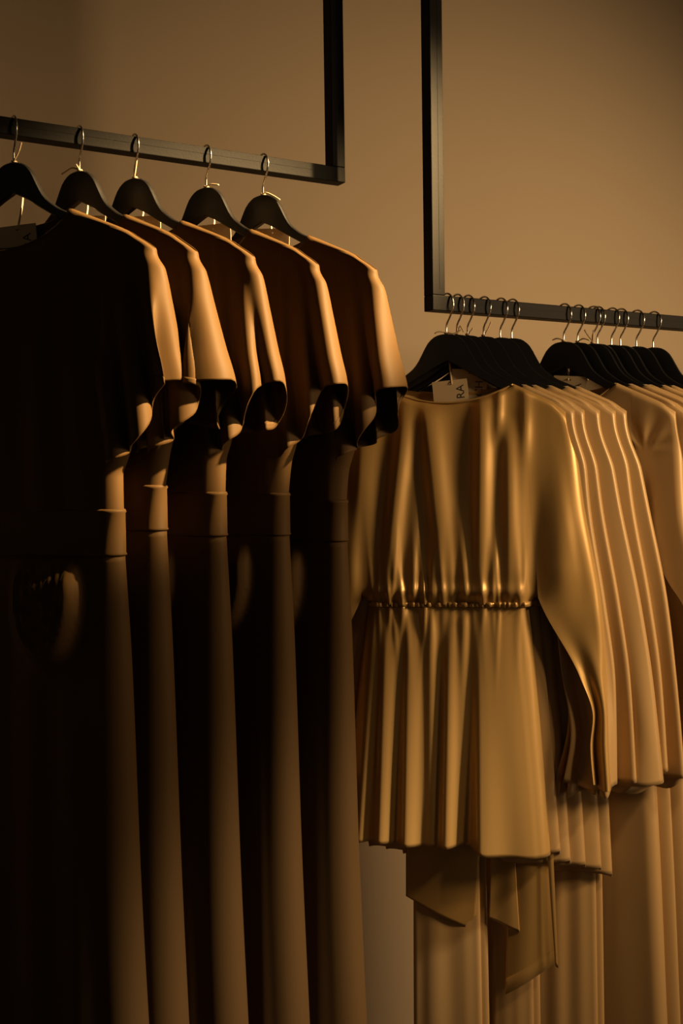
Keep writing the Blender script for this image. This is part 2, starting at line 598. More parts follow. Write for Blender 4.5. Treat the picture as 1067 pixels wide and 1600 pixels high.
LEFT = [  # s along the rail, yaw, waist shift, width factor, sleeve flutes, labels
    (0.019, -21, -0.004, 1.04, (0.013, 2.2, 2.9, 0.010), 'cut by the left edge of the picture'),
    (0.119, -30, 0.030, 0.97, (0.013, 0.4, 2.5, 0.010), 'second from the left'),
    (0.208, -30, 0.018, 1.02, (0.013, 3.6, 2.7, 0.009), 'third from the left, in the middle'),
    (0.331, -30, 0.014, 0.99, (0.013, 5.2, 2.6, 0.009), 'fourth from the left'),
    (0.435, -30, 0.000, 1.00, (0.013, 1.2, 2.8, 0.008), 'next to the wall gap'),
]
dress_labels = [
    'long dark brown short-sleeved dress at the near end, cut off by the left edge',
    'long dark brown dress with a thin lit sleeve edge, second of five from the left',
    'long dark brown short-sleeved dress, middle one of five',
    'long dark brown dress, fourth of five from the left, lit sleeve hem turned up',
    'long dark brown dress with broad lit sleeve, last of five, overlapping the gold blouse',
]
hanger_labels = [
    'black wooden hanger at the near end of the left rail, cut by the left edge',
    'black wooden hanger second from the left on the left rail',
    'black wooden hanger in the middle of the five on the left rail',
    'black wooden hanger fourth from the left on the left rail',
    'black wooden hanger nearest the corner of the left rail',
]
for i, (s, yw, dz, wk, sl, _) in enumerate(LEFT):
    y = math.radians(yw)
    hanger(LB, s, y, hanger_labels[i], 'hangers on the left rail')
    dark_dress(s, y, dress_labels[i], 11 + i, dz, wk, sl, (0.030, 0.032, 0.004, 0.006, 0.0)[i], (1.13, 1.05, 1.065, 1.0, 1.015)[i])


# ------------------------------------------------------------------ bodice and sleeve cut in one
class Dolman:
    """front and back of a batwing top as one height field, shared by the bodice and both sleeves"""
    def __init__(self, Xs, Xo, D, r, under, top_f, top_b, neck, fold, rt=0.010, back=0.5):
        self.Xs, self.Xo, self.D, self.r, self.under = Xs, Xo, D, r, under
        self.top_f, self.top_b, self.neck, self.fold, self.rt, self.back = top_f, top_b, neck, fold, rt, back

    def height(self, x, z, front):
        ax = np.abs(x)
        e = self.Xo(z) - ax
        tp = np.where(front, self.top_f(ax), self.top_b(ax))
        q = rnd(tp - z + 0.0004, self.rt)
        q = np.maximum(q, 0.62 * (1 - sstep(self.neck - 0.03, self.neck + 0.004, ax)))
        f = self.fold(x, z) * np.where(front, 1.0, self.back) * sstep(0.0, 0.04, e)
        return (self.D(z) * rnd(e, self.r(z)) + f) * q

    def bodice(self, parent, mat, zw, Wlow, nu, nz=90):
        """Wlow(z): half width between underarm and waist"""
        z0 = float(self.top_f(np.array([float(self.Xs(-0.1))]))[0])
        zs = np.concatenate([np.linspace(z0, self.under, nz), np.linspace(self.under, zw, 14)[1:]])
        t = np.linspace(-1, 1, nu)
        uu = np.concatenate([t, t[::-1]])
        front = np.concatenate([np.ones(nu, bool), np.zeros(nu, bool)])
        U, Z0 = np.meshgrid(uu, zs)
        FR = np.broadcast_to(front, U.shape)
        low = sstep(self.under + 0.004, self.under - 0.008, Z0)
        W = np.where(Z0 > self.under, self.Xs(Z0), Wlow(Z0))
        X = U * W
        x0 = np.abs(uu * float(self.Xs(z0)))
        tp = np.where(front, self.top_f(x0), self.top_b(x0))
        k = np.clip(1 - (zs[0] - zs) / 0.20, 0, 1) ** 1.4
        Z = Z0 + (tp - z0)[None, :] * k[:, None]
        H = self.height(X, Z, FR)
        own = rnd((1 - np.abs(U)) * W + 1e-5, 0.022)
        H = H * (1 - low) + low * H * own
        Y = np.where(FR, -H, H)
        return grid('bodice', np.stack([X, Y, Z], -1), mat, parent, True, 0, (nu - 1, 2 * nu - 1))

    def sleeve(self, parent, mat, side, Xf, Xb, DF, rr, hem_f, hem_b, rip, na=50, nt=110, lap=0.0008, rip_pow=2.2):
        a = np.linspace(0, 1, na) ** 1.25
        S, T = np.meshgrid(np.concatenate([-a[::-1], a[1:]]), np.linspace(0, 1, nt))
        A = np.abs(S)
        FR = S <= 0
        xi = float(self.Xs(-0.1)) - lap
        xo = 0.199
        x0 = xo + (xi - xo) * A
        zt = self.top_f(x0)
        zh = np.where(FR, hem_f(A), hem_b(A))
        Z = zt + (zh - zt) * T
        Xin = np.where(Z > self.under, self.Xs(Z) - lap, np.where(FR, Xf(Z), Xb(Z)))
        Xo = self.Xo(Z)
        k = sstep(0, 0.16 + 0.10 * A, T)
        X = x0 * (1 - k) + (Xo - (Xo - Xin) * A) * k
        H = self.height(X * side, Z, FR) + 0.0001
        e = A * np.maximum(Xo - Xin, 0.03)
        own = DF(Z) * rnd(e, rr)
        m = sstep(self.under + 0.05, self.under - 0.05, Z)
        Y = H * (1 - m) + own * m
        Y = np.where(FR, -Y, Y)
        amp, ph, kx, xamp = rip
        g = sstep(0.5, 1.0, T) ** 1.3
        Y = Y + amp * g * np.sin(2 * math.pi * kx * S + ph)
        X = X + xamp * g * np.cos(2 * math.pi * kx * S + ph * 1.3) * (1 - 0.6 * A)
        V = np.stack([X * side, Y, Z], -1)
        if side < 0:
            V = V[:, ::-1]
        return grid('sleeve', V, mat, parent, False, 0)


# ------------------------------------------------------------------ satin blouses, first group on the right rail
def neck_curves(nx, drop_f, drop_b):
    def mk(drop):
        z0 = float(shoulder(nx)) + 0.003
        return lambda x: np.where(x > nx, shoulder(x) + 0.003, z0 - drop * (1 - (np.minimum(x, nx) / nx) ** 2.0))
    return mk(drop_f), mk(drop_b)


def bell_sleeve(d, mat, side, jit, rip, thin=1.0, zh=-0.775, under=-0.447, yoff=0.0, flare=0.0, nt=80, na=44):
    Xo = pchip([(-0.10, 0.176), (-0.128, 0.188), (-0.142, 0.1975), (-0.160, 0.2055), (-0.19, 0.2125), (-0.307, 0.231 + flare * 0.2 + jit), (-0.465, 0.256 + flare * 0.4 + jit), (-0.60, 0.267 + flare * 0.6), (zh, 0.273 + flare)])
    Xf = pchip([(-0.10, 0.115), (-0.30, 0.135), (under, 0.151), (under - 0.02, 0.158)] + ([(under - 0.137, 0.214), (-0.65, 0.233), (-0.70, 0.229), (zh, 0.226)] if thin > 0.7 else
               [(under - 0.137, 0.172), (-0.68, 0.186), (zh, 0.166 - flare)]))
    Xb = pchip([(-0.10, 0.115), (-0.30, 0.135), (under, 0.151), (under - 0.02, 0.160), (under - 0.10, 0.196), (-0.66, 0.203), (zh, 0.176 - flare)])
    D1 = pchip([(-0.10, 0.014), (-0.2, 0.020), (-0.45, 0.017), (-0.6, 0.014), (zh, 0.020)])
    DF = lambda z: np.maximum(D1(z) * thin, 0.0088 * sstep(-0.20, -0.15, z))
    hf = pchip([(0, zh + 0.006), (0.5, zh), (1, zh + 0.012)])
    hb = pchip([(0, zh + 0.006), (0.25, zh - 0.02), (0.6, zh - 0.012), (1, zh - 0.022)])
    return usleeve('sleeve', d, mat, side, (0.197, 0.115), Xo, Xf, Xb, DF, DF, lambda z: (0.017 if thin > 1 else 0.007) + 0 * z, hf, hb, rip,
                   na=na, nt=nt, rip_pow=2.2, yoff=yoff, inner=0.1, rt=0.007, drop=0.0033)


def blouse(base, s, yaw, label, group, mat, seed, thin, front=False, zpep=-0.875, flare=0.0):
    rng = random.Random(seed)
    p = place(base, s)
    b = empty('satin_blouse', p, yaw, label, 'blouse', group)
    zw = -0.462
    shf, shb = neck_curves(0.113, 0.030, 0.012)
    W = pchip([(-0.116, 0.167), (-0.138, 0.190), (-0.18, 0.196), (-0.30, 0.178), (-0.40, 0.160), (-0.44, 0.148), (zw, 0.136)])
    WLf = pchip([(-0.116, 0.167), (-0.138, 0.190), (-0.18, 0.196), (-0.30, 0.186), (-0.40, 0.176), (-0.44, 0.152), (zw, 0.140)])
    if front:
        R = [(-0.140, -0.160, 0.018, 0.030, [(-0.12, 0.004), (-0.2, 0.008), (-0.3, 0.011), (-0.43, 0.011), (zw, 0.003)]),
             (-0.070, -0.108, 0.016, 0.020, [(-0.12, 0.004), (-0.16, 0.008), (-0.30, 0.013), (-0.43, 0.010), (zw, 0.003)]),
             (-0.052, -0.060, 0.010, 0.009, [(-0.24, 0.0), (-0.34, 0.005), (-0.44, 0.010), (zw, 0.003)]),
             (-0.036, -0.004, 0.015, 0.028, [(-0.12, 0.003), (-0.15, 0.009), (-0.30, 0.012), (-0.40, 0.010), (zw, 0.003)]),
             (-0.028, -0.026, 0.008, 0.008, [(-0.34, 0.0), (-0.41, 0.006), (-0.44, 0.007), (zw, 0.002)]),
             (0.012, 0.030, 0.009, 0.010, [(-0.29, 0.0), (-0.38, 0.006), (-0.44, 0.009), (zw, 0.003)]),
             (0.058, 0.052, 0.013, 0.022, [(-0.118, 0.005), (-0.15, 0.009), (-0.26, 0.013), (-0.44, 0.010), (zw, 0.003)]),
             (0.088, 0.075, 0.008, 0.010, [(-0.11, 0.004), (-0.15, 0.004), (-0.20, 0.0), (-0.33, 0.0), (-0.42, 0.006), (zw, 0.002)]),
             (0.104, 0.102, 0.014, 0.020, [(-0.14, 0.0), (-0.20, 0.008), (-0.32, 0.011), (-0.44, 0.008), (zw, 0.003)]),
             (0.132, 0.124, 0.010, 0.012, [(-0.12, 0.003), (-0.17, 0.005), (-0.24, 0.002), (-0.40, 0.0)])]
        fld = Folds(-0.12, zw, R)

        tucks = [(rng.uniform(-0.132, 0.130), rng.uniform(0.0035, 0.0075), rng.uniform(0.0015, 0.0045), rng.uniform(0.025, 0.095), rng.uniform(-0.10, 0.10)) for _ in range(34)]

        def gather(x, z):
            y = np.where(z > zw, 0.005, 0.0) * np.exp(-((z + 0.440) / 0.012) ** 2) * (1 - sstep(0.115, 0.140, np.abs(x)))
            for c, w, a, ln, sl in tucks:
                y = y + a * np.exp(-((x - c - sl * (z - zw)) / w) ** 2) * np.exp(-((z - zw) / ln) ** 2)
            return y
    else:
        fld = random_folds(rng, -0.13, zw, 0.15, 6, (0.0, 0.005, 0.003), 0.018)

        def gather(x, z):
            return np.exp(-((z - zw) / 0.03) ** 2) * 0.0018 * np.sin(x * 330 + seed)
    DF = pchip([(-0.116, 0.010), (-0.2, 0.016), (-0.40, 0.020), (zw, 0.012)])
    DFt = lambda z: np.maximum(DF(z) * thin, 0.0085 * sstep(-0.20, -0.15, z))
    zs = np.concatenate([np.linspace(-0.119, -0.42, 60), np.linspace(-0.424, zw, 16)])
    er = C(0.018)
    erb = pchip([(-0.12, 0.016), (-0.2, 0.03), (-0.28, 0.055), (-0.40, 0.035), (zw, 0.02)]) if front else er
    amp = 1.0 if front else thin * 0.7
    f1 = (lambda x, z: fld(x, z) * amp)
    f2 = (lambda x, z: fld(x, z) * 0.35 * thin)
    nu = 150 if front else 70
    if front:
        cut = Dolman(pchip([(-0.095, 0.130), (-0.20, 0.135), (-0.30, 0.140), (-0.40, 0.148), (-0.447, 0.151)]),
                     pchip([(-0.10, 0.178), (-0.128, 0.190), (-0.142, 0.200), (-0.165, 0.2095), (-0.307, 0.231), (-0.465, 0.257), (-0.60, 0.267), (-0.775, 0.273)]),
                     pchip([(-0.10, 0.009), (-0.16, 0.012), (-0.25, 0.016), (-0.40, 0.020), (zw, 0.015)]),
                     pchip([(-0.12, 0.012), (-0.2, 0.020), (-0.45, 0.022)]), -0.447, shf, shb, 0.113,
                     lambda x, z: 1.3 * fld(x, z) + gather(x, z) - 0.007 * sstep(-0.22, -0.42, z) * np.exp(-((np.abs(x) - 0.150) / 0.013) ** 2)
                     + 0.010 * sstep(-0.16, -0.36, z) * np.exp(-((np.abs(x) - 0.190) / 0.026) ** 2), back=0.3)
        cut.bodice(b, mat, zw, pchip([(-0.447, 0.151), (-0.455, 0.146), (zw, 0.138)]), 190)
        zh = -0.775
        for side in (1, -1):
            cut.sleeve(b, mat, side,
                       pchip([(-0.447, 0.149), (-0.465, 0.156), (-0.584, 0.218), (-0.65, 0.238), (-0.70, 0.233), (zh, 0.238)]),
                       pchip([(-0.447, 0.149), (-0.47, 0.160), (-0.55, 0.192), (-0.66, 0.200), (zh, 0.176)]),
                       pchip([(-0.40, 0.026), (-0.6, 0.020), (zh, 0.024)]), 0.016,
                       pchip([(0, zh + 0.006), (0.5, zh), (1, zh + 0.012)]),
                       pchip([(0, zh + 0.006), (0.25, zh - 0.02), (0.6, zh - 0.012), (1, zh - 0.022)]),
                       (0.012, 2.0, 1.5, 0.004))
    else:
        loft('bodice', b, mat, zs, W, WLf, DFt, DFt, er, f1, f2, nu, shf, shb, 0.20, neck=0.113, rt=0.007,
             extra=(lambda x, z: gather(x, z) * amp))
    # gathered elastic at the waist
    zb = np.array([zw + 0.006, zw + 0.003, zw - 0.003, zw - 0.006])
    wv = pchip([(zb[0], 0.1385), (zb[1], 0.1405), (zb[2], 0.1405), (zb[3], 0.1385)])
    dv = pchip([(zb[0], 0.0132 * thin), (zb[1], (0.0235 if front else 0.0185) * thin), (zb[2], (0.0235 if front else 0.0185) * thin), (zb[3], 0.0132 * thin)])
    ruch = lambda x, z: amp * (0.0030 * np.sin(x * 560 + 2.2 * np.sin(x * 130)) + 0.0012 * np.sin(x * 1050 + 3 * np.sin(x * 75)))
    loft('waist_elastic', b, mat, zb, wv, wv, dv, dv, er, ruch, ruch, 160 if front else 60)
    # peplum
    zs = np.concatenate([np.linspace(zw - 0.003, zw - 0.03, 8), np.linspace(zw - 0.035, zpep, 60)])
    WRp = pchip([(zw, 0.135), (-0.6, 0.147), (-0.75, 0.159), (zpep, 0.168)])
    WLp = pchip([(zw, 0.139), (-0.6, 0.158), (-0.75, 0.174), (zpep, 0.185)])
    DP = pchip([(zw, 0.012), (-0.55, 0.016), (zpep, 0.022)])
    DPt = lambda z: DP(z) * thin
    if front:
        Rp = [(-0.132, -0.160, 0.014, 0.020, [(zw, 0.002), (-0.55, 0.008), (zpep, 0.016)]),
              (-0.104, -0.122, 0.012, 0.024, [(zw, 0.002), (-0.55, 0.012), (zpep, 0.024)]),
              (-0.066, -0.078, 0.011, 0.026, [(zw, 0.002), (-0.55, 0.012), (zpep, 0.026)]),
              (-0.030, -0.034, 0.010, 0.012, [(zw, 0.002), (-0.52, 0.009), (zpep, 0.010)]),
              (0.002, -0.010, 0.010, 0.022, [(zw, 0.002), (-0.55, 0.013), (zpep, 0.026)]),
              (0.026, 0.018, 0.008, 0.010, [(zw, 0.002), (-0.50, 0.008), (-0.62, 0.004), (zpep, 0.0)]),
              (0.052, 0.050, 0.014, 0.050, [(zw, 0.002), (-0.52, 0.010), (-0.7, 0.020), (zpep, 0.030)]),
              (0.098, 0.125, 0.030, 0.030, [(zw, 0.002), (-0.52, 0.004), (zpep, 0.010)])]
        fp = Folds(zw, zpep, Rp)
    else:
        fp = random_folds(rng, zw, zpep, 0.15, 5, (0.001, 0.006, 0.010), 0.022)
    fpp = lambda x, z: fp(x, z) * amp + (np.where(z > zw - 0.2, gather(x, 2 * zw - z) - 0.005 * np.exp(-((2 * zw - z + 0.440) / 0.012) ** 2) * (1 - sstep(0.115, 0.140, np.abs(x))), 0) * 0.8 if front else 0.0018 * amp * np.exp(-((z - zw) / 0.03) ** 2) * np.sin(x * 360 + 1))
    hz = lambda x, fr: 0.003 * np.sin(x * 34 + seed) - 0.016 * sstep(0.02, 0.06, x) + np.where(fr, 0.0, -0.008)
    loft('peplum', b, mat, zs, WRp, WLp, DPt, DPt, er, fpp, lambda x, z: fp(x, z) * 0.5 * thin, nu, hem=hz, hem_rows=3)
    for side in (() if front else (1, -1)):
        bell_sleeve(b, mat, side, 0.0 if front else rng.uniform(-0.007, 0.007), (0.014 if front else 0.010, rng.uniform(0, 6.28), 1.5, 0.005), thin=1.45 if front else 0.55,
                    zh=-0.775 + rng.uniform(-0.016, 0.016), flare=flare)
    if front:
        # bound neckline
        xs = np.linspace(-0.112, 0.112, 60)
        q = np.array([float(shf(np.array([abs(x)]))[0]) for x in xs])
        yy = -np.interp(np.abs(xs), [0, 0.08, 0.112], [0.0100, 0.0095, 0.003]) * thin
        me = tube_mesh('neck_binding', [(x, y, z) for x, y, z in zip(xs, yy, q)], 0.0017, 8)
        link('neck_binding', me, mat, b)
    return b


R1 = [0.001, 0.023, 0.046, 0.081, 0.118, 0.144]
blouse_labels = [
    'gold satin peplum blouse with gathered waist and bell sleeves, front of the right rail',
    'gold satin blouse directly behind the front peplum blouse, second of six',
    'gold satin blouse third of six behind the front peplum blouse',
    'gold satin blouse fourth of six in the first cluster of the right rail',
    'gold satin blouse fifth of six in the first cluster of the right rail',
    'gold satin blouse last of six, nearest the second hanger cluster',
]
rh = [
    'black wooden hanger of the front gold blouse, whole arch in view',
    'black wooden hanger directly behind the front gold blouse hanger',
    'black wooden hanger third from the post of the right rail',
    'black wooden hanger fourth from the post of the right rail',
    'black wooden hanger fifth from the post of the right rail',
    'black wooden hanger sixth from the post, last of the first cluster',
]
yaws1 = [-8, -9.6, -9.0, -10.8, -10.2, -11.5]
for i, s in enumerate(R1):
    y = math.radians(yaws1[i])
    hanger(RB, s, y, rh[i], 'hangers on the right rail')
    blouse(RB, s, y, blouse_labels[i], 'gold satin blouses on the right rail', M_GOLD if i < 1 else M_CHAMP, 31 + i,
           1.0 if i == 0 else 0.5, i == 0, -0.875 if i < 2 else -0.875 - 0.012 * i,
           (0.0, -0.004, 0.004, 0.024, 0.004, 0.018)[i])


# ------------------------------------------------------------------ long satin dresses, second group on the right rail
def long_dress(base, s, yaw, label, group, mat, seed, thin, front=False):
    rng = random.Random(seed)
    p = place(base, s)
    d = empty('satin_dress', p, yaw, label, 'dress', group)
    zw = -0.47
    shf, shb = neck_curves(0.096, 0.045, 0.015)
    W = pchip([(-0.116, 0.167), (-0.138, 0.186), (-0.18, 0.190), (-0.28, 0.165), (-0.357, 0.145), (zw, 0.140)])
    DF = pchip([(-0.116, 0.010), (-0.2, 0.016), (-0.40, 0.018), (zw, 0.014)])
    DFt = lambda z: np.maximum(DF(z) * thin, 0.0085 * sstep(-0.20, -0.15, z))
    fld = random_folds(rng, -0.13, zw, 0.12, 4, (0.0, 0.003, 0.003), 0.02)

    def pleats(x, z):
        # creases running together at the armhole
        dx, dz_ = x - 0.146, z + 0.205
        r = np.sqrt(dx * dx + dz_ * dz_) + 1e-6
        a = np.arctan2(dz_, dx)
        return 0.0020 * np.cos(a * 8) * np.exp(-((r - 0.03) / 0.04) ** 2) * sstep(0.006, 0.03, r) * sstep(-0.012, 0.02, dz_)
    zs = np.concatenate([np.linspace(-0.119, -0.30, 46), np.linspace(-0.304, zw, 26)])
    amp = 1.0 if front else 0.6
    if front:
        zh = -0.742
        cut = Dolman(pchip([(-0.095, 0.125), (-0.20, 0.135), (-0.30, 0.143), (-0.357, 0.147)]),
                     pchip([(-0.10, 0.178), (-0.128, 0.190), (-0.142, 0.200), (-0.165, 0.2065), (-0.307, 0.216), (-0.465, 0.240), (-0.60, 0.258), (zh, 0.268)]),
                     pchip([(-0.10, 0.008), (-0.16, 0.010), (-0.25, 0.013), (-0.40, 0.015), (zw, 0.013)]),
                     pchip([(-0.12, 0.010), (-0.2, 0.016), (-0.45, 0.016)]), -0.357, shf, shb, 0.096,
                     lambda x, z: 0.6 * fld(x, z) + pleats(x, z) - 0.006 * sstep(-0.22, -0.34, z) * np.exp(-((np.abs(x) - 0.147) / 0.010) ** 2), back=0.3)
        cut.bodice(d, mat, zw, pchip([(-0.357, 0.147), (-0.39, 0.141), (zw, 0.140)]), 130)
        for side in (1, -1):
            cut.sleeve(d, mat, side, pchip([(-0.357, 0.146), (-0.44, 0.190), (-0.48, 0.214), (-0.62, 0.236), (zh, 0.232)]),
                       pchip([(-0.357, 0.146), (-0.43, 0.172), (-0.55, 0.180), (zh, 0.188)]),
                       pchip([(-0.33, 0.014), (-0.6, 0.013), (zh, 0.014)]), 0.010,
                       pchip([(0, zh), (0.5, zh - 0.004), (1, zh + 0.004)]), pchip([(0, zh), (0.5, zh - 0.006), (1, zh - 0.002)]), (0.004, 1.0, 1.2, 0.002))
    else:
        loft('bodice', d, mat, zs, W, W, DFt, DFt, C(0.018), lambda x, z: fld(x, z) * amp, None, 60, shf, shb, 0.2, neck=0.096, rt=0.007)
    zb = np.array([zw + 0.003, zw + 0.001, zw - 0.001, zw - 0.003])
    wv = pchip([(zb[0], 0.140), (zb[1], 0.1415), (zb[2], 0.1415), (zb[3], 0.140)])
    dv = pchip([(zb[0], 0.0142 * thin), (zb[1], 0.0156 * thin), (zb[2], 0.0156 * thin), (zb[3], 0.0142 * thin)])
    loft('waist_seam', d, mat, zb, wv, wv, dv, dv, C(0.018), nu=50)
    zk = np.linspace(zw, -1.40, 80)
    Wk = pchip([(zw, 0.140), (-0.6, 0.150), (-0.876, 0.166), (-1.24, 0.180), (-1.40, 0.186)])
    DK = pchip([(zw, 0.014), (-0.7, 0.022), (-1.40, 0.028)])
    fk = random_folds(rng, zw, -1.40, 0.15, 3 if front else 5, (0.001, 0.004, 0.005) if front else (0.001, 0.006, 0.010), 0.05 if front else 0.024)
    loft('skirt', d, mat, zk, Wk, Wk, lambda z: DK(z) * thin, lambda z: DK(z) * thin, C(0.022), lambda x, z: fk(x, z) * amp, lambda x, z: fk(x, z) * 0.4, 80)
    for side in (() if front else (1, -1)):
        bell_sleeve(d, mat, side, rng.uniform(-0.004, 0.004), (0.006, rng.uniform(0, 6.28), 1.3, 0.003), thin=thin, zh=-0.735 + rng.uniform(-0.01, 0.01), under=-0.357, nt=60, na=34)
    if front:
        xs = np.linspace(-0.095, 0.095, 60)
        q = np.array([float(shf(np.array([abs(x)]))[0]) for x in xs])
        yy = -np.interp(np.abs(xs), [0, 0.07, 0.095], [0.0100, 0.0095, 0.003]) * thin
        link('neck_binding', tube_mesh('neck_binding', [(x, y, z) for x, y, z in zip(xs, yy, q)], 0.0014, 8), mat, d)
    return d


R2 = [0.266, 0.300, 0.337, 0.349, 0.385, 0.408, 0.450, 0.495]
ordn = ['first', 'second', 'third', 'fourth', 'fifth', 'sixth', 'seventh', 'eighth']
for i, s in enumerate(R2):
    y = math.radians(-27 - 0.3 * i)
    hanger(RB, s, y, 'black wooden hanger with a tag below, first of the eight at the right edge' if i == 0 else
           'black wooden hanger, %s of the eight clustered at the right edge' % ordn[i], 'hangers on the right rail')
    long_dress(RB, s, y, 'long gold satin dress with creased armhole, first of the right edge cluster' if i == 0 else
               'long gold satin dress, %s of eight in the right edge cluster' % ordn[i],
               'long satin dresses at the right edge', M_CHAMP, 61 + i, 0.8 if i == 0 else 0.42, i == 0)


# ------------------------------------------------------------------ trousers and sashes hanging below the blouses
def trousers(s, yaw, x0, x1, off, label, seed):
    """a folded pair of wide satin trousers hung inside a blouse: two legs under one waistband"""
    rng = random.Random(seed)
    p = place(RB, s) + off * np.array([-math.sin(yaw), math.cos(yaw), 0])
    t = empty('satin_trousers', p, yaw, label, 'trousers', 'satin trousers under the blouses')
    c, h = (x0 + x1) / 2, (x1 - x0) / 2
    for k, (dy, dx) in enumerate(((-0.006, 0.0), (0.006, 0.012))):
        W = pchip([(-0.50, h * 0.8), (-0.9, h * 0.97), (-1.45, h * 1.06)])
        D = pchip([(-0.50, 0.003), (-1.0, 0.005), (-1.45, 0.006)])
        f = random_folds(rng, -0.5, -1.45, h * 0.8, 2, (0.001, 0.004, 0.005), 0.02)
        o = loft('trouser_leg', t, M_CHAMP, np.linspace(-0.50, -1.45, 60), W, W, D, D, C(0.008), f, None, 50)
        o.location = (c + dx, dy, 0)
    wb = pchip([(-0.5, h * 0.8 + 0.01), (-0.46, h * 0.8 + 0.008)])
    o = loft('waistband', t, M_CHAMP, np.linspace(-0.46, -0.505, 8), wb, wb, C(0.013), C(0.013), C(0.012), nu=40)
    o.location = (c + 0.006, 0, 0)
    return t


trousers(0.046, math.radians(-9.5), -0.105, 0.012, -0.004, 'plain satin trouser legs hanging at the left below the front blouse hem', 5)
trousers(0.144, math.radians(-11), 0.035, 0.140, 0.012, 'pale satin trouser legs below the blouse hems, beside the long dress', 6)
trousers(0.081, math.radians(-10), 0.005, 0.075, 0.006, 'narrow satin trouser legs in shade between the sashes', 7)


def sash(s, yaw, off, left, right, label, seed, bend=0.006, hemmed=False):
    """a strip of doubled satin: left and right edges are polylines in the hanger's own plane"""
    rng = random.Random(seed)
    p = place(RB, s) + off * np.array([-math.sin(yaw), math.cos(yaw), 0])
    o = empty('fabric_belt', p, yaw, label, 'sash', 'sash ends below the blouses')
    n, m = 44, 26
    T = np.linspace(0, 1, n)
    la = np.array(smooth_line([(x, 0, z) for x, z in left], 12))
    ra = np.array(smooth_line([(x, 0, z) for x, z in right], 12))
    lx = np.stack([np.interp(T, np.linspace(0, 1, len(la)), la[:, k]) for k in range(3)], -1)
    rx = np.stack([np.interp(T, np.linspace(0, 1, len(ra)), ra[:, k]) for k in range(3)], -1)
    U = np.linspace(0, 1, m)[None, :, None]
    V = lx[:, None] * (1 - U) + rx[:, None] * U
    ph = rng.uniform(0, 6)
    w = float(np.abs(rx[0, 0] - lx[0, 0]))
    y = bend * 0.5 * np.sin(U[..., 0] * 5 + ph + 1.5 * T[:, None])
    V[:, :, 1] = y
    pn = grid('sash_panel', V, M_GOLD, o, False, 0.0016)
    if not hemmed:
        hem_band(pn, V, 2, M_GOLD, False)
        return o
    # turned hem along the slanted end
    e = V[-1]
    e2 = V[-5]
    hem = np.stack([e2 + np.array([0, -0.0008, 0]), (e + e2) / 2 + np.array([0, -0.001, 0]), e + np.array([0, -0.0008, 0])])
    grid('turned_hem', hem, M_GOLD, o, False, 0.0012)
    return o


ys = math.radians(-9)
sash(0.023, ys, -0.004, [(-0.096, -0.80), (-0.099, -0.90), (-0.100, -0.984)], [(0.034, -0.80), (0.030, -0.90), (0.021, -1.042)],
     'broad gold sash end with slanted hem, leftmost below the front blouse', 1, 0.010)
sash(0.023, ys, 0.004, [(0.052, -0.80), (0.049, -0.92), (0.045, -1.019)], [(0.088, -0.80), (0.092, -0.92), (0.098, -1.040)],
     'narrow gold sash end cut on a slant, middle one below the front blouse', 2, 0.004)
sash(0.023, ys, 0.008, [(0.080, -0.80), (0.077, -1.00), (0.072, -1.155)], [(0.148, -0.80), (0.153, -0.95), (0.161, -1.094)],
     'long gold sash end reaching lowest, with a folded hem rising to the right', 3, 0.008, True)
sash(0.023, ys, -0.002, [(0.144, -0.80), (0.148, -0.92), (0.1585, -1.094)], [(0.152, -0.80), (0.157, -0.92), (0.1635, -1.098)],
     'thin pale sash edge beside the long sash end', 4, 0.001)

# ------------------------------------------------------------------ swing tags
def text_mesh(txt, size):
    cu_ = bpy.data.curves.new('lettering', 'FONT')
    cu_.body = txt
    cu_.size = size
    cu_.extrude = 0.00008
    cu_.align_x = 'LEFT'
    tmp = bpy.data.objects.new('lettering_source', cu_)
    COL.objects.link(tmp)
    dg = bpy.context.evaluated_depsgraph_get()
    me = bpy.data.meshes.new_from_object(tmp.evaluated_get(dg))
    bpy.data.objects.remove(tmp)
    return me


def card_mesh(w, h):
    hole = (0.0, h / 2 - 0.007)
    rr = 0.0016
    outer = [(w / 2, hole[1]), (w / 2, h / 2), (0, h / 2), (-w / 2, h / 2), (-w / 2, hole[1]), (-w / 2, -h / 2), (0, -h / 2), (w / 2, -h / 2)]
    inner = [(hole[0] + rr * math.cos(k * math.pi / 4), hole[1] + rr * math.sin(k * math.pi / 4)) for k in range(8)]
    th = 0.0008
    v = [(x, -th, z) for x, z in outer] + [(x, -th, z) for x, z in inner] + [(x, th, z) for x, z in outer] + [(x, th, z) for x, z in inner]
    f = []
    for k in range(8):
        k2 = (k + 1) % 8
        f += [(k, k2, 8 + k2, 8 + k), (16 + k2, 16 + k, 24 + k, 24 + k2), (k2, k, 16 + k, 16 + k2), (8 + k, 8 + k2, 24 + k2, 24 + k)]
    return mesh('card', v, f, False)


CARD_W, CARD_H = 0.060, 0.085
CARD = card_mesh(CARD_W, CARD_H)
CARD.materials.append(M_CARD)


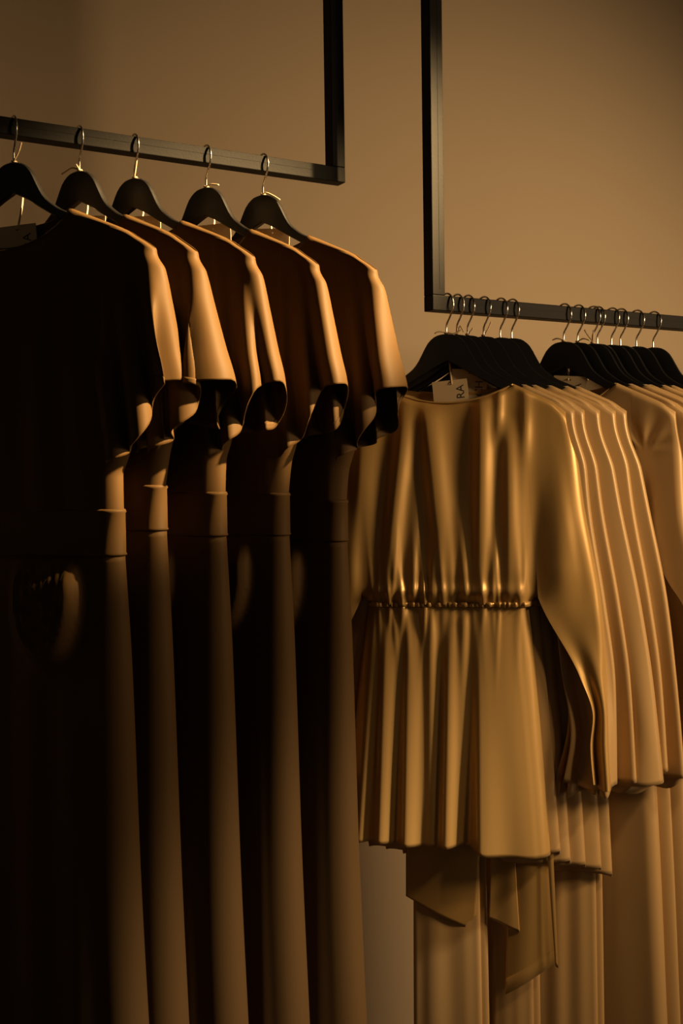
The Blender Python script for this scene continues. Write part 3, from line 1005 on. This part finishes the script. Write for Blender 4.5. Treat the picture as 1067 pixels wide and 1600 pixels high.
def tag(base, s, yaw, x, ztop, y, turn, tilt, txt, label, tails, xtext=0.012, ztext=0.0, tsize=0.019):
    """card hung on a twine looped round the neck of the hook; the root sits at the hanger"""
    p = place(base, s)
    t = empty('swing_tag', p, yaw, label, 'tag', 'swing tags on the hangers')
    c = link('card', CARD, None, t)
    c.location = (x, y, ztop - CARD_H / 2)
    c.rotation_euler = (0, tilt, turn)
    if txt:
        me = text_mesh(txt, tsize)
        me.materials.append(M_INK)
        l = link('lettering', me, None, c)
        # reads upwards along the card
        l.rotation_euler = (math.radians(90), math.radians(-90), 0)
        l.location = (xtext + 0.007, -0.00095, ztext)
    hx, hz = x, ztop - 0.007
    pts = smooth_line([(0.002, 0.003, 0.002), (0.003, 0.0085, -0.006), (x * 0.6, 0.0085, -0.05), (hx, y - 0.002, hz)], 6)
    link('string', tube_mesh('string', pts, np.interp(np.linspace(0, 1, len(pts)), [0, 0.4, 1], [0.001, 0.0019, 0.0015]), 6), M_TWINE, t)
    ring = [(0.0032 * math.cos(a), 0.0032 * math.sin(a), 0.0018 + 0.0006 * math.sin(2 * a)) for a in np.linspace(0, 2 * math.pi, 14)]
    link('knot', tube_mesh('knot', ring, 0.0012, 6), M_TWINE, t)
    for tl in tails:
        link('string_tail', tube_mesh('string_tail', smooth_line([(0.002, -0.003, 0.002)] + tl, 5), 0.0013, 6), M_TWINE, t)
    return t


R_ = math.radians
tag(LB, 0.019, R_(-21), 0.013, -0.096, -0.010, R_(12), R_(-4), 'RA', 'kraft swing tag at the near dress, whole card top in view',
    [[(0.012, -0.004, 0.014), (0.017, -0.004, 0.027)]], 0.014, 0.005)
tag(LB, 0.119, R_(-30), 0.012, -0.070, 0.000, R_(16), R_(3), 'A', 'kraft swing tag half hidden under the second dark hanger',
    [[(-0.012, -0.004, 0.006), (-0.026, -0.004, 0.002), (-0.033, -0.004, 0.000)], [(-0.003, -0.004, 0.010)]], 0.014, 0.024)
tag(LB, 0.208, R_(-30), 0.014, -0.061, 0.000, R_(16), R_(2), '', 'blank kraft swing tag under the middle dark hanger',
    [[(0.006, -0.004, 0.014), (0.009, -0.004, 0.030)]])
tag(LB, 0.331, R_(-30), 0.014, -0.061, 0.000, R_(16), R_(-2), '', 'blank kraft swing tag under the fourth dark hanger',
    [[(0.014, -0.004, 0.003), (0.028, -0.004, 0.000)]])
tag(LB, 0.435, R_(-30), 0.016, -0.058, 0.000, R_(16), R_(3), '', 'kraft swing tag under the dark hanger at the rail corner',
    [[(0.010, -0.004, 0.002), (0.022, -0.004, -0.004), (0.036, -0.004, -0.013)]], 0.014, -0.02, 0.012)
tag(RB, 0.001, R_(-8), 0.008, -0.079, 0.0, R_(0), R_(-5), 'RA', 'kraft swing tag lettered RA in the front blouse neckline',
    [[(-0.012, -0.004, 0.004), (-0.020, -0.004, 0.001)], [(0.014, -0.004, 0.000), (0.026, -0.004, 0.006)]], 0.016, 0.009)
tag(RB, 0.023, R_(-9), 0.020, -0.060, -0.004, R_(6), R_(2), 'CH', 'kraft swing tag lettered CH behind the front tag',
    [[(0.006, -0.004, 0.014), (0.012, -0.004, 0.004)]], 0.016, -0.004)
tag(RB, 0.046, R_(-9.5), 0.028, -0.066, -0.004, R_(6), R_(-2), 'R', 'kraft swing tag lettered R, hindmost in the front neckline',
    [[(0.010, -0.004, 0.012)]], 0.018, 0.000)
tag(RB, 0.081, R_(-10), 0.014, -0.070, -0.002, R_(6), 0, '', 'kraft swing tag of the fourth gold blouse hanger',
    [[(0.008, -0.004, 0.012), (0.014, -0.004, 0.025)]])
tag(RB, 0.266, R_(-27), 0.010, -0.064, -0.006, R_(5), R_(5), 'RA', 'kraft swing tag under the first hanger of the right edge cluster',
    [[(-0.010, -0.004, 0.006), (-0.020, -0.004, 0.004)]], 0.014, 0.006)
tag(RB, 0.300, R_(-27.3), 0.020, -0.064, -0.003, R_(5), 0, '', 'blank kraft swing tag behind the right cluster front tag',
    [[(0.012, -0.004, 0.006), (0.024, -0.004, 0.002)]])
tag(RB, 0.337, R_(-27.6), 0.014, -0.070, -0.002, R_(5), 0, '', 'kraft swing tag with tall twine tail in the right cluster',
    [[(-0.008, -0.004, 0.016), (-0.014, -0.004, 0.026)], [(0.003, -0.004, 0.024)]])
